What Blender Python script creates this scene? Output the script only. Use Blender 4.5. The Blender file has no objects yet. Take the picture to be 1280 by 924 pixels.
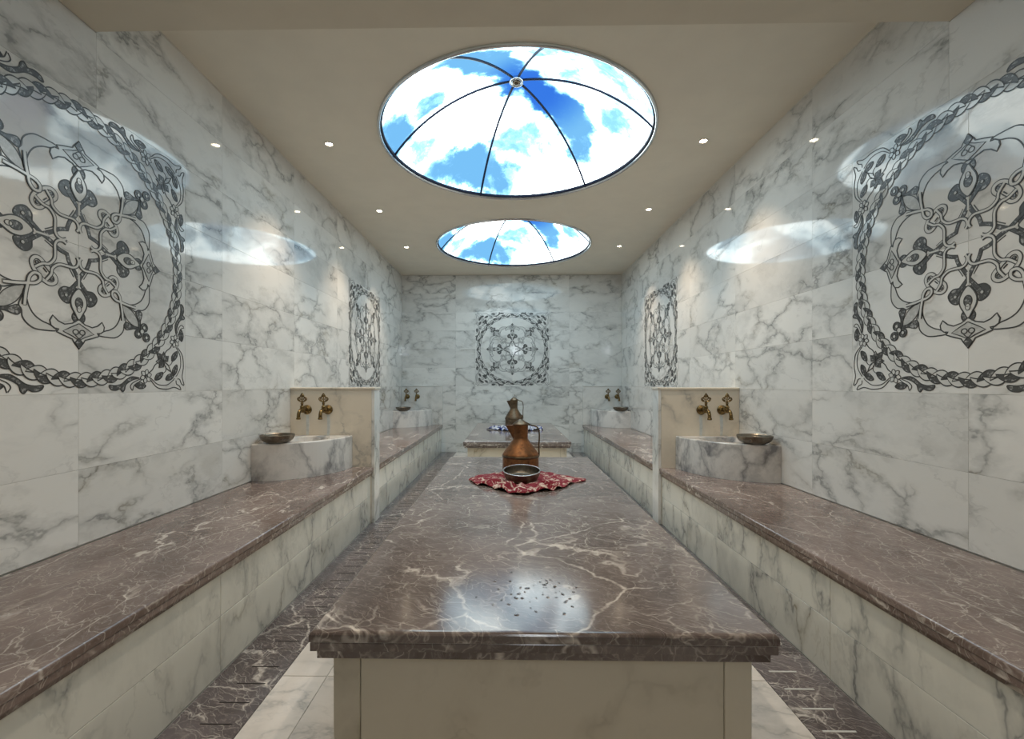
import bpy, math, random
from mathutils import Vector, Matrix
random.seed(7)
scene = bpy.context.scene
COL = scene.collection

# ------------------------------------------------------------------ camera
CAM_Z = 0.97
F_PX = 565.0
cam_d = bpy.data.cameras.new('camera'); cam = bpy.data.objects.new('camera', cam_d); COL.objects.link(cam)
cam.location = (0, 0, CAM_Z)
cam.rotation_euler = (math.radians(90), 0, math.radians(0.9))
cam_d.sensor_fit = 'HORIZONTAL'; cam_d.sensor_width = 36.0
cam_d.lens = 36.0 * F_PX / 1280.0
cam_d.shift_x = 12.0 / 1280.0
cam_d.shift_y = 18.0 / 1280.0
cam_d.clip_start = 0.02
scene.camera = cam

# ------------------------------------------------------------------ world, exposure
w = bpy.data.worlds.new('world'); scene.world = w; w.use_nodes = True
w.node_tree.nodes['Background'].inputs[0].default_value = (0.5, 0.55, 0.6, 1)
w.node_tree.nodes['Background'].inputs[1].default_value = 0.05
vs = scene.view_settings
vs.view_transform = 'Standard'; vs.look = 'None'; vs.gamma = 1.0; vs.use_curve_mapping = False
vs.exposure = 0.0
DOME_POWER = 7.0          # radiance of the backlit dome print
SPOT_W = 54.0             # watts of each ceiling downlight
WINDOW_POWER = 14.0

# ------------------------------------------------------------------ room dimensions (metres, Y = depth, Z up)
XL, XR = -1.54, 1.59
Y0, Y1 = -1.05, 6.43
ZC = 2.52
BEAM_Y, BEAM_Z = 1.655, 2.275
BENCH_Z = 0.39
BL, BR = -0.95, 1.035          # bench front edges
RL, RR = -0.968, 1.052         # riser faces
SLAB_Z = 0.47
SX0, SX1 = -0.405, 0.537
PART_Y0, PART_Y1 = 3.14, 3.265
PART_Z = 0.945
DOMES = [(0.045, 2.915), (0.045, 5.10)]
DOME_R, DOME_H = 0.853, 0.41

# ------------------------------------------------------------------ node helpers
class NT:
    def __init__(self, name):
        self.m = bpy.data.materials.new(name); self.m.use_nodes = True
        self.t = self.m.node_tree; self.t.nodes.clear()
        self.out = self.t.nodes.new('ShaderNodeOutputMaterial')
    def n(self, typ, **kw):
        nd = self.t.nodes.new(typ)
        for k, v in kw.items(): setattr(nd, k, v)
        return nd
    def link(self, a, b): self.t.links.new(a, b)
    def put(self, sock, v):
        if hasattr(v, 'is_linked') or isinstance(v, bpy.types.NodeSocket): self.link(v, sock)
        else: sock.default_value = v
    def math(self, op, a, b=0.0, clamp=False):
        nd = self.n('ShaderNodeMath', operation=op); nd.use_clamp = clamp
        self.put(nd.inputs[0], a); self.put(nd.inputs[1], b); return nd.outputs[0]
    def vmath(self, op, a, b):
        nd = self.n('ShaderNodeVectorMath', operation=op)
        self.put(nd.inputs[0], a); self.put(nd.inputs[1], b); return nd.outputs[0]
    def scale(self, a, s):
        nd = self.n('ShaderNodeVectorMath', operation='SCALE')
        self.put(nd.inputs[0], a); self.put(nd.inputs[3], s); return nd.outputs[0]
    def noise(self, vec, scale, detail=4, rough=0.55, dist=0.0, col=False):
        nd = self.n('ShaderNodeTexNoise'); self.link(vec, nd.inputs['Vector'])
        nd.inputs['Scale'].default_value = scale; nd.inputs['Detail'].default_value = detail
        nd.inputs['Roughness'].default_value = rough; nd.inputs['Distortion'].default_value = dist
        return nd.outputs['Color' if col else 'Fac']
    def edge(self, vec, scale, rnd=1.0):
        nd = self.n('ShaderNodeTexVoronoi', feature='DISTANCE_TO_EDGE'); self.link(vec, nd.inputs['Vector'])
        nd.inputs['Scale'].default_value = scale; nd.inputs['Randomness'].default_value = rnd
        return nd.outputs['Distance']
    def map(self, v, a, b, c=0.0, d=1.0):
        nd = self.n('ShaderNodeMapRange', interpolation_type='SMOOTHSTEP')
        self.put(nd.inputs['Value'], v); nd.inputs['From Min'].default_value = a; nd.inputs['From Max'].default_value = b
        nd.inputs['To Min'].default_value = c; nd.inputs['To Max'].default_value = d
        return nd.outputs['Result']
    def mix(self, f, a, b):
        nd = self.n('ShaderNodeMix', data_type='RGBA')
        self.put(nd.inputs['Factor'], f)
        self.put(nd.inputs['A'] if False else nd.inputs[6], a if isinstance(a, bpy.types.NodeSocket) else (*a, 1))
        self.put(nd.inputs[7], b if isinstance(b, bpy.types.NodeSocket) else (*b, 1))
        return nd.outputs[2]
    def coord(self, rnd=True, rot=0.0, sc=(1, 1, 1)):
        tc = self.n('ShaderNodeTexCoord'); v = tc.outputs['Object']
        mp = self.n('ShaderNodeMapping'); self.link(v, mp.inputs['Vector'])
        mp.inputs['Rotation'].default_value = (0.3, 0.2, rot); mp.inputs['Scale'].default_value = sc
        v = mp.outputs[0]
        if rnd:
            oi = self.n('ShaderNodeObjectInfo')
            cb = self.n('ShaderNodeCombineXYZ')
            self.link(self.math('MULTIPLY', oi.outputs['Random'], 61.0), cb.inputs[0])
            self.link(self.math('MULTIPLY', oi.outputs['Random'], 137.0), cb.inputs[1])
            self.link(self.math('MULTIPLY', oi.outputs['Random'], 29.0), cb.inputs[2])
            v = self.vmath('ADD', v, cb.outputs[0])
        return v
    def bsdf(self, col, rough, spec=0.5, metal=0.0, coat=0.0, bump=None, bstr=0.1, bdist=0.002):
        b = self.n('ShaderNodeBsdfPrincipled')
        self.put(b.inputs['Base Color'], col if isinstance(col, bpy.types.NodeSocket) else (*col, 1))
        self.put(b.inputs['Roughness'], rough); b.inputs['Metallic'].default_value = metal
        b.inputs['Specular IOR Level'].default_value = spec; b.inputs['Coat Weight'].default_value = coat
        if bump is not None:
            bp = self.n('ShaderNodeBump'); bp.inputs['Strength'].default_value = bstr; bp.inputs['Distance'].default_value = bdist
            self.link(bump, bp.inputs['Height']); self.link(bp.outputs[0], b.inputs['Normal'])
        self.link(b.outputs[0], self.out.inputs[0]); return self.m

def white_marble(name, base=(0.77, 0.765, 0.735), vein=(0.20, 0.205, 0.20), strength=0.78, size=1.0, rough=0.055, spec=0.42, ochre=0.4, core_k=0.55, thin_k=0.24, cloud_k=0.44):
    t = NT(name)
    v = t.coord(True, 0.75, (1.0 / size, 1.7 / size, 1.0 / size))
    wv = t.vmath('SUBTRACT', t.noise(v, 2.6, 5, 0.6, col=True), (0.5, 0.5, 0.5))
    v1 = t.vmath('ADD', v, t.scale(wv, 0.45))
    wv2 = t.vmath('SUBTRACT', t.noise(v, 9.0, 3, 0.6, col=True), (0.5, 0.5, 0.5))
    v2 = t.vmath('ADD', v1, t.scale(wv2, 0.10))
    # broad soft clouds of grey
    cloud = t.map(t.noise(v1, 2.0, 6, 0.62), 0.45, 0.78)
    # soft wide halo and thin core of the vein network
    e1 = t.edge(v2, 2.7)
    mask = t.map(t.noise(v, 1.9, 2, 0.5), 0.36, 0.58)
    halo = t.math('MULTIPLY', t.map(e1, 0.0, 0.16, 1, 0), mask)
    core = t.math('MULTIPLY', t.map(e1, 0.0, 0.040, 1, 0), mask)
    r2 = t.math('ABSOLUTE', t.math('SUBTRACT', t.noise(v2, 2.4, 5, 0.55), 0.5))
    mask2 = t.map(t.noise(t.vmath('ADD', v, (3.1, 7.7, 1.3)), 2.3, 2, 0.5), 0.38, 0.58)
    thin = t.math('MULTIPLY', t.map(r2, 0.0, 0.022, 1, 0), mask2)
    brk = t.map(t.noise(v2, 14.0, 3, 0.6), 0.35, 0.62, 0.25, 1.0)
    f = t.math('ADD', t.math('MULTIPLY', halo, 0.40), t.math('MULTIPLY', t.math('MULTIPLY', core, brk), core_k))
    f = t.math('ADD', f, t.math('MULTIPLY', t.math('MULTIPLY', thin, brk), thin_k))
    f = t.math('ADD', f, t.math('MULTIPLY', cloud, cloud_k))
    f = t.math('MULTIPLY', f, strength, clamp=True)
    och = t.math('MULTIPLY', t.map(t.noise(t.vmath('ADD', v, (9.0, 2.0, 5.0)), 3.0, 3, 0.6), 0.52, 0.70), ochre)
    vc = t.mix(och, vein, (0.30, 0.23, 0.10))
    oi = t.n('ShaderNodeObjectInfo')
    tone = t.map(oi.outputs['Random'], 0, 1, 0.93, 1.04)
    c = t.mix(f, base, vc)
    c = t.scale(c, tone)
    return t.bsdf(c, t.map(t.noise(v, 30, 2), 0.3, 0.7, rough * 0.8, rough * 1.2), spec)

def brown_marble(name, rough=0.10, spec=0.5, tint=(1, 1, 1), dens=1.0, broad_k=0.5, stretch=(1.0, 1.0, 1.0), rot=0.5):
    t = NT(name)
    v = t.coord(True, rot, stretch)
    wv = t.vmath('SUBTRACT', t.noise(v, 2.2, 5, 0.62, col=True), (0.5, 0.5, 0.5))
    v1 = t.vmath('ADD', v, t.scale(wv, 0.22))
    wv2 = t.vmath('SUBTRACT', t.noise(v, 14.0, 4, 0.6, col=True), (0.5, 0.5, 0.5))
    v2 = t.vmath('ADD', v1, t.scale(wv2, 0.022))
    mp = t.n('ShaderNodeMapping'); t.link(v2, mp.inputs['Vector']); mp.inputs['Rotation'].default_value = (0, 0, 0.6); mp.inputs['Scale'].default_value = (1.0, 2.6, 1.0)
    vs_ = mp.outputs[0]
    body = t.noise(v1, 3.0, 8, 0.65)
    base = t.mix(t.map(body, 0.3, 0.7), (0.115*tint[0], 0.080*tint[1], 0.068*tint[2]), (0.255*tint[0], 0.190*tint[1], 0.168*tint[2]))
    grain = t.noise(vs_, 45, 6, 0.75)
    base = t.mix(t.map(grain, 0.48, 0.72, 0, 0.5), base, (0.42, 0.35, 0.32))
    # hairline net, medium veins, a few broad cream veins
    m1 = t.map(t.noise(v, 2.4, 3, 0.6), 0.34, 0.54)
    hair = t.math('MULTIPLY', t.map(t.edge(vs_, 6.5), 0.0, 0.026, 1, 0), m1)
    hair2 = t.math('MULTIPLY', t.map(t.edge(v2, 13.0), 0.0, 0.030, 1, 0), t.map(t.noise(v, 3.3, 3, 0.6), 0.40, 0.56))
    med = t.math('MULTIPLY', t.map(t.edge(v2, 2.6), 0.0, 0.017, 1, 0), t.map(t.noise(t.vmath('ADD', v, (4, 1, 8)), 2.6, 3, 0.6), 0.43, 0.55))
    broad = t.math('MULTIPLY', t.map(t.math('ABSOLUTE', t.math('SUBTRACT', t.noise(v2, 1.5, 5, 0.6), 0.5)), 0.0, 0.014, 1, 0),
                   t.map(t.noise(t.vmath('ADD', v, (7, 3, 2)), 1.9, 2, 0.6), 0.50, 0.58))
    brk = t.map(t.noise(v2, 18.0, 4, 0.7), 0.32, 0.6, 0.15, 1.0)
    mp3 = t.n('ShaderNodeMapping'); t.link(v2, mp3.inputs['Vector']); mp3.inputs['Rotation'].default_value = (0, 0, -0.9); mp3.inputs['Scale'].default_value = (1.0, 3.4, 1.0)
    hair3 = t.math('MULTIPLY', t.map(t.edge(mp3.outputs[0], 8.5), 0.0, 0.024, 1, 0), t.map(t.noise(t.vmath('ADD', v, (2, 9, 4)), 2.9, 3, 0.6), 0.38, 0.55))
    f = t.math('ADD', t.math('MULTIPLY', hair, 0.55 * dens), t.math('MULTIPLY', hair2, 0.34 * dens))
    f = t.math('ADD', f, t.math('MULTIPLY', hair3, 0.5 * dens))
    f = t.math('ADD', f, t.math('MULTIPLY', med, 0.75))
    f = t.math('MULTIPLY', f, brk)
    f = t.math('ADD', f, t.math('MULTIPLY', broad, broad_k), clamp=True)
    c = t.mix(f, base, (0.66, 0.60, 0.54))
    return t.bsdf(c, rough, spec)

M = {}
M['wall_marble'] = white_marble('wall_marble')
M['panel_marble'] = white_marble('panel_marble', strength=0.55, size=1.2)
M['riser_marble'] = white_marble('riser_marble', base=(0.71, 0.70, 0.63), strength=0.85, rough=0.12, ochre=0.6)
M['basin_marble'] = white_marble('basin_marble', base=(0.76, 0.74, 0.71), vein=(0.24, 0.24, 0.25), strength=1.2, size=0.75, rough=0.15, ochre=0.1, core_k=0.2, thin_k=0.12, cloud_k=0.8)
M['partition_marble'] = white_marble('partition_marble', base=(0.80, 0.73, 0.61), strength=0.6, rough=0.1)  # warm base: part of the downlight glow is put into the colour
M['cream_marble'] = white_marble('cream_marble', base=(0.66, 0.61, 0.50), vein=(0.28, 0.24, 0.17), strength=0.6, rough=0.12, ochre=0.6)
M['floor_marble'] = white_marble('floor_marble', base=(0.76, 0.70, 0.64), strength=0.5, rough=0.12, size=0.8)
M['brown_marble'] = brown_marble('brown_marble', rough=0.14, spec=0.6, broad_k=0.85, stretch=(1.5, 0.75, 1.0), rot=0.12)
M['slab_marble'] = brown_marble('slab_marble', rough=0.13, spec=0.65, tint=(0.85, 0.93, 0.98))
M['border_marble'] = brown_marble('border_marble', rough=0.12, tint=(0.62, 0.70, 0.80))

def plain(name, col, rough=0.5, spec=0.4, metal=0.0, var=0.08, sc=20, bump=0.0):
    t = NT(name); v = t.coord(False)
    nz = t.noise(v, sc, 4)
    a = tuple(c * (1 - var) for c in col); b = tuple(min(1, c * (1 + var)) for c in col)
    return t.bsdf(t.mix(t.map(nz, 0.3, 0.7), a, b), rough, spec, metal, bump=nz if bump else None, bstr=bump)
M['grout'] = plain('grout', (0.62, 0.61, 0.57), 0.8)
M['paint'] = plain('ceiling_paint', (0.80, 0.75, 0.64), 0.75, 0.2, var=0.02, sc=5)
M['beam_tone'] = plain('beam_tone', (0.70, 0.645, 0.53), 0.75, 0.2, var=0.02, sc=5)  # a little darker and warmer than the ceiling colour
M['chrome'] = plain('polished_rim_metal', (0.62, 0.63, 0.64), 0.2, metal=1.0, var=0.03)
M['dark_seam'] = plain('dark_seam', (0.006, 0.012, 0.035), 0.5)
M['white_trim'] = plain('white_trim', (0.75, 0.72, 0.66), 0.4)
M['ink'] = plain('ornament_line', (0.055, 0.055, 0.052), 0.35, var=0.3, sc=60)
M['slot'] = plain('slot_pale', (0.60, 0.59, 0.56), 0.35)  # right drain slots, painted as if catching light; also the pale slab joint
M['slot_dark'] = plain('slot_dark', (0.035, 0.03, 0.028), 0.5)  # left drain slots, their shade put into the colour

t = NT('ornament_dark'); v = t.coord(False)
M['orn_dark'] = t.bsdf(t.mix(t.map(t.noise(v, 75, 3, 0.7), 0.50, 0.66), (0.070, 0.070, 0.068), (0.40, 0.40, 0.39)), 0.3)
t = NT('ornament_grey'); v = t.coord(False)
M['orn_grey'] = t.bsdf(t.mix(t.map(t.noise(v, 70, 3, 0.7), 0.4, 0.70), (0.46, 0.46, 0.44), (0.58, 0.58, 0.56)), 0.2)
t = NT('ornament_light'); v = t.coord(False)
M['orn_light'] = t.bsdf(t.mix(t.noise(v, 12, 3, 0.6), (0.60, 0.60, 0.575), (0.68, 0.68, 0.65)), 0.1)

def metal(name, c1, c2, rough, sc=14, dark=(0.03, 0.02, 0.015), dk=0.5):
    t = NT(name); v = t.coord(True)
    n1 = t.noise(v, sc, 6, 0.7); n2 = t.noise(v, sc * 2.7, 4, 0.7)
    c = t.mix(t.map(n1, 0.35, 0.65), c1, c2)
    c = t.mix(t.map(n2, 0.52, 0.75, 0, dk), c, dark)
    return t.bsdf(c, t.map(n2, 0.3, 0.7, rough * 0.8, rough * 1.4), 0.5, 1.0, bump=n1, bstr=0.15, bdist=0.003)
M['brass'] = metal('antique_brass', (0.13, 0.085, 0.035), (0.24, 0.165, 0.07), 0.28, 30)
M['copper'] = metal('worn_copper', (0.31, 0.135, 0.056), (0.16, 0.085, 0.045), 0.45, 16)
M['bronze'] = metal('aged_bronze', (0.20, 0.15, 0.10), (0.13, 0.095, 0.065), 0.36, 22)
M['tin'] = metal('tinned_copper', (0.27, 0.24, 0.195), (0.17, 0.145, 0.115), 0.33, 12)
M['dish_out'] = metal('dull_silver_dish', (0.20, 0.175, 0.14), (0.12, 0.105, 0.085), 0.35, 20)

# cloths
def cloth_mat(name, a, b, sc=26, cut=0.5):
    t = NT(name); v = t.coord(False)
    wv = t.vmath('SUBTRACT', t.noise(v, 22, 3, 0.5, col=True), (0.5, 0.5, 0.5))
    v1 = t.vmath('ADD', v, t.scale(wv, 0.035))
    nz = t.noise(v1, sc, 2, 0.45, 1.2)
    e = t.edge(v1, sc * 1.3)
    f = t.math('MAXIMUM', t.map(nz, cut, cut + 0.03), t.math('MULTIPLY', t.map(e, 0.03, 0.06, 1, 0), t.map(nz, cut - 0.12, cut - 0.04)))
    return t.bsdf(t.mix(f, a, b), 0.75, 0.3, bump=t.noise(v, 400, 2), bstr=0.1)
M['red_cloth'] = cloth_mat('red_printed_cloth', (0.20, 0.010, 0.022), (0.58, 0.46, 0.38), 26, 0.58)
M['blue_cloth'] = cloth_mat('blue_printed_cloth', (0.03, 0.05, 0.22), (0.58, 0.60, 0.64), 22)

# backlit dome print: blue sky with clouds
def dome_mat():
    t = NT('backlit_sky_print')
    tc = t.n('ShaderNodeTexCoord'); P = tc.outputs['Object']
    wv = t.vmath('SUBTRACT', t.noise(P, 3.0, 7, 0.62, col=True), (0.5, 0.5, 0.5))
    Pw = t.vmath('ADD', P, t.scale(wv, 0.34))
    wv2 = t.vmath('SUBTRACT', t.noise(P, 9.0, 5, 0.62, col=True), (0.5, 0.5, 0.5))
    Pw = t.vmath('ADD', Pw, t.scale(wv2, 0.10))
    def blob(cx, cy, sx, sy, rot=0.0, amp=1.0):
        mp = t.n('ShaderNodeMapping', vector_type='TEXTURE'); t.link(Pw, mp.inputs['Vector'])
        mp.inputs['Location'].default_value = (cx, cy, 0); mp.inputs['Rotation'].default_value = (0, 0, rot); mp.inputs['Scale'].default_value = (sx, sy, 1000)
        ln = t.n('ShaderNodeVectorMath', operation='LENGTH'); t.link(mp.outputs[0], ln.inputs[0])
        return t.map(ln.outputs['Value'], 0.40, 1.35, amp, 0)
    f = blob(-0.34, 0.62, 0.40, 0.15, 0.42, 0.80)
    for b in [(0.24, 0.18, 0.40, 0.15, 0.62, 1.0), (-0.20, -0.22, 0.34, 0.13, 0.7, 0.85), (-0.80, 0.05, 0.16, 0.22, 0.3, 0.8),
              (0.02, 0.02, 0.17, 0.15, 0, 1.0), (0.48, 0.42, 0.13, 0.10, 0.9, 0.65), (0.30, -0.45, 0.40, 0.07, -0.8, 0.55),
              (-0.55, -0.02, 0.12, 0.10, 0.3, 0.55), (0.10, -0.62, 0.34, 0.10, 0.1, 0.5), (0.74, -0.28, 0.10, 0.26, 0.2, 0.35)]:
        f = t.math('MAXIMUM', f, blob(*b))
    nz = t.map(t.noise(Pw, 5.0, 6, 0.6), 0.35, 0.65, 0.62, 1.1)
    f = t.math('MULTIPLY', f, nz, clamp=True)
    wisp = t.map(t.noise(Pw, 2.6, 7, 0.6), 0.38, 0.70, 0.0, 0.46)
    f = t.math('MAXIMUM', f, wisp)
    ln = t.n('ShaderNodeVectorMath', operation='LENGTH'); mp = t.n('ShaderNodeMapping', vector_type='TEXTURE'); t.link(P, mp.inputs['Vector'])
    mp.inputs['Location'].default_value = (0.12, 0.08, 0); mp.inputs['Scale'].default_value = (1, 1, 1000); t.link(mp.outputs[0], ln.inputs[0])
    deep = t.math('MULTIPLY', t.map(ln.outputs['Value'], 0.10, 0.42, 1, 0), t.map(f, 0.35, 0.75))
    cc = t.n('ShaderNodeCombineColor'); fs = t.map(f, 0.0, 0.62)
    for i, (w_, b_, d_) in enumerate(((0.90, 0.031, 0.20), (1.0, 0.078, 0.36), (1.0, 0.135, 0.85))):
        t.link(t.math('MULTIPLY', t.math('MULTIPLY', t.math('POWER', b_, fs), w_), t.math('POWER', d_, deep)), cc.inputs[i])
    c = cc.outputs[0]
    em = t.n('ShaderNodeEmission'); t.link(c, em.inputs[0]); em.inputs[1].default_value = DOME_POWER
    t.link(em.outputs[0], t.out.inputs[0]); return t.m
M['dome'] = dome_mat()
def emis(name, col, s):
    t = NT(name); v = t.coord(False)
    em = t.n('ShaderNodeEmission'); t.link(t.mix(t.noise(v, 3, 2), col, tuple(c * 0.95 for c in col)), em.inputs[0]); em.inputs[1].default_value = s
    t.link(em.outputs[0], t.out.inputs[0]); return t.m
M['lamp'] = emis('lamp_glow', (1.0, 0.83, 0.58), 45.0)
M['pane'] = emis('daylit_pane', (0.85, 0.93, 1.0), WINDOW_POWER)

# ------------------------------------------------------------------ mesh helpers
def link_mesh(name, me, parent=None, loc=(0, 0, 0), rot=None):
    o = bpy.data.objects.new(name, me); COL.objects.link(o); o.parent = parent
    o.location = loc
    if rot is not None:
        if isinstance(rot, Matrix): o.rotation_euler = rot.to_euler()
        else: o.rotation_euler = rot
    return o
def mesh(name, verts, faces, mats, mi=None, smooth=False):
    me = bpy.data.meshes.new(name); me.from_pydata([tuple(v) for v in verts], [], faces)
    for m in (mats if isinstance(mats, (list, tuple)) else [mats]): me.materials.append(M[m])
    if mi: me.polygons.foreach_set('material_index', mi)
    if smooth: me.polygons.foreach_set('use_smooth', [True] * len(me.polygons))
    me.update(); return me
def empty(name, loc, rot=None, parent=None):
    o = bpy.data.objects.new(name, None); COL.objects.link(o); o.location = loc; o.parent = parent
    o.empty_display_size = 0.1
    if rot is not None: o.rotation_euler = rot.to_euler() if isinstance(rot, Matrix) else rot
    return o
def tag(o, label=None, cat=None, group=None, kind=None):
    if label: o['label'] = label
    if cat: o['category'] = cat
    if group: o['group'] = group
    if kind: o['kind'] = kind
    return o
BOXF = [(0, 3, 2, 1), (4, 5, 6, 7), (0, 1, 5, 4), (1, 2, 6, 5), (2, 3, 7, 6), (3, 0, 4, 7)]
def box_mesh(name, sx, sy, sz, mat, bev=0.0):
    """box centred on the origin; bev chamfers every edge"""
    hx, hy, hz = sx / 2, sy / 2, sz / 2
    if bev <= 0:
        vs_ = [(-hx, -hy, -hz), (hx, -hy, -hz), (hx, hy, -hz), (-hx, hy, -hz), (-hx, -hy, hz), (hx, -hy, hz), (hx, hy, hz), (-hx, hy, hz)]
        return mesh(name, vs_, BOXF, mat)
    import bmesh
    bm = bmesh.new(); bmesh.ops.create_cube(bm, size=1.0)
    for v_ in bm.verts: v_.co = Vector((v_.co.x * sx, v_.co.y * sy, v_.co.z * sz))
    bmesh.ops.bevel(bm, geom=list(bm.edges), offset=bev, segments=1, affect='EDGES')
    me = bpy.data.meshes.new(name); bm.to_mesh(me); bm.free(); me.materials.append(M[mat]); return me
def box(name, x0, x1, y0, y1, z0, z1, mat, parent=None, bev=0.0, off=(0, 0, 0)):
    me = box_mesh(name, x1 - x0, y1 - y0, z1 - z0, mat, bev)
    return link_mesh(name, me, parent, ((x0 + x1) / 2 - off[0], (y0 + y1) / 2 - off[1], (z0 + z1) / 2 - off[2]))
def lathe(prof, n=40, cap=False):
    vs_, fs = [], []
    for (r, z) in prof:
        for k in range(n):
            a = 2 * math.pi * k / n; vs_.append((r * math.cos(a), r * math.sin(a), z))
    for i in range(len(prof) - 1):
        for k in range(n):
            k2 = (k + 1) % n
            fs.append((i * n + k, i * n + k2, (i + 1) * n + k2, (i + 1) * n + k))
    return vs_, fs
def tube(pts, rad, n=10, caps=True):
    """round tube along pts; rad scalar or list"""
    P = [Vector(p) for p in pts]; vs_, fs = [], []
    up = None
    for i, p in enumerate(P):
        d = (P[min(i + 1, len(P) - 1)] - P[max(i - 1, 0)]).normalized()
        if up is None:
            up = d.cross(Vector((0, 0, 1)))
            if up.length < 1e-3: up = d.cross(Vector((1, 0, 0)))
        a = (up - d * up.dot(d)).normalized(); up = a; b = d.cross(a)
        r = rad[i] if isinstance(rad, (list, tuple)) else rad
        for k in range(n):
            t_ = 2 * math.pi * k / n; vs_.append(p + (a * math.cos(t_) + b * math.sin(t_)) * r)
    for i in range(len(P) - 1):
        for k in range(n):
            k2 = (k + 1) % n; fs.append((i * n + k, i * n + k2, (i + 1) * n + k2, (i + 1) * n + k))
    if caps:
        fs.append(tuple(range(n))[::-1]); fs.append(tuple((len(P) - 1) * n + k for k in range(n)))
    return vs_, fs
def spline(pts, sub=6, closed=False):
    n = len(pts); out = []
    g = (lambda i: pts[i % n]) if closed else (lambda i: pts[max(0, min(n - 1, i))])
    for i in range(n if closed else n - 1):
        p0, p1, p2, p3 = g(i - 1), g(i), g(i + 1), g(i + 2)
        for s in range(sub):
            t_ = s / sub; t2 = t_ * t_; t3 = t2 * t_
            out.append(tuple(0.5 * (2 * b + (c - a) * t_ + (2 * a - 5 * b + 4 * c - d) * t2 + (3 * b - a - 3 * c + d) * t3) for a, b, c, d in zip(p0, p1, p2, p3)))
    if not closed: out.append(tuple(pts[-1]))
    return out
def join(parts):
    """[(verts, faces), ...] -> one verts, faces"""
    V, F_ = [], []
    for v_, f_ in parts:
        o = len(V); V += [tuple(p) for p in v_]; F_ += [tuple(i + o for i in f) for f in f_]
    return V, F_
def xf(vf, mat):
    return [mat @ Vector(p) for p in vf[0]], vf[1]

# frames: local x = rightwards on the wall, y = up, z = out of the wall
FR = {'left': Matrix(((0, 0, 1), (1, 0, 0), (0, 1, 0))), 'right': Matrix(((0, 0, -1), (-1, 0, 0), (0, 1, 0))),
      'back': Matrix(((1, 0, 0), (0, 0, -1), (0, 1, 0))), 'front': Matrix(((-1, 0, 0), (0, 0, 1), (0, 1, 0)))}

# ------------------------------------------------------------------ room shell
WT = 0.12
def struct(o): o['kind'] = 'structure'; return o
wall_left = struct(box('wall_left', XL - WT, XL, Y0 - WT, Y1 + WT, 0, ZC, 'grout'))
wall_right = struct(box('wall_right', XR, XR + WT, Y0 - WT, Y1 + WT, 0, ZC, 'grout'))
wall_back = struct(box('wall_back', XL, XR, Y1, Y1 + WT, 0, ZC, 'grout'))
floor = struct(box('floor', XL - WT, XR + WT, Y0 - WT, Y1 + WT, -0.12, -0.004, 'grout'))
# front wall (behind the camera) with a window opening
WX, WZ, WW, WH = 0.20, 2.0, 0.34, 0.36
def wall_with_hole():
    xs = [XL, WX - WW / 2, WX + WW / 2, XR]; zs = [0, WZ - WH / 2, WZ + WH / 2, ZC]
    V, F_ = [], []
    for i in range(3):
        for j in range(3):
            if i == 1 and j == 1: continue
            b = len(V); V += [(xs[i], Y0, zs[j]), (xs[i + 1], Y0, zs[j]), (xs[i + 1], Y0, zs[j + 1]), (xs[i], Y0, zs[j + 1])]; F_.append((b, b + 3, b + 2, b + 1))
    x0, x1, z0, z1 = xs[1], xs[2], zs[1], zs[2]
    for a, c in (((x0, z0), (x1, z0)), ((x1, z0), (x1, z1)), ((x1, z1), (x0, z1)), ((x0, z1), (x0, z0))):
        b = len(V); V += [(a[0], Y0, a[1]), (c[0], Y0, c[1]), (c[0], Y0 - WT, c[1]), (a[0], Y0 - WT, a[1])]; F_.append((b, b + 1, b + 2, b + 3))
    return mesh('wall_front', V, F_, 'wall_marble')
wall_front = struct(link_mesh('wall_front', wall_with_hole()))
win = struct(box('window_1', WX - WW / 2, WX + WW / 2, Y0 - 0.10, Y0 - 0.09, WZ - WH / 2, WZ + WH / 2, 'pane'))
for nm, x0, x1, z0, z1 in (('window_frame', WX - WW / 2, WX - WW / 2 + .02, WZ - WH / 2, WZ + WH / 2), ('window_frame', WX + WW / 2 - .02, WX + WW / 2, WZ - WH / 2, WZ + WH / 2),
                           ('window_frame', WX - WW / 2 + .02, WX + WW / 2 - .02, WZ + WH / 2 - .02, WZ + WH / 2), ('window_frame', WX - WW / 2 + .02, WX + WW / 2 - .02, WZ - WH / 2, WZ - WH / 2 + .02),
                           ('glazing_bar', WX - WW / 2 + .02, WX + WW / 2 - .02, WZ + .03, WZ + .05)):
    box(nm, x0, x1, Y0 - 0.09, Y0 - 0.07, z0, z1, 'white_trim', win, off=win.location)

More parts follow.
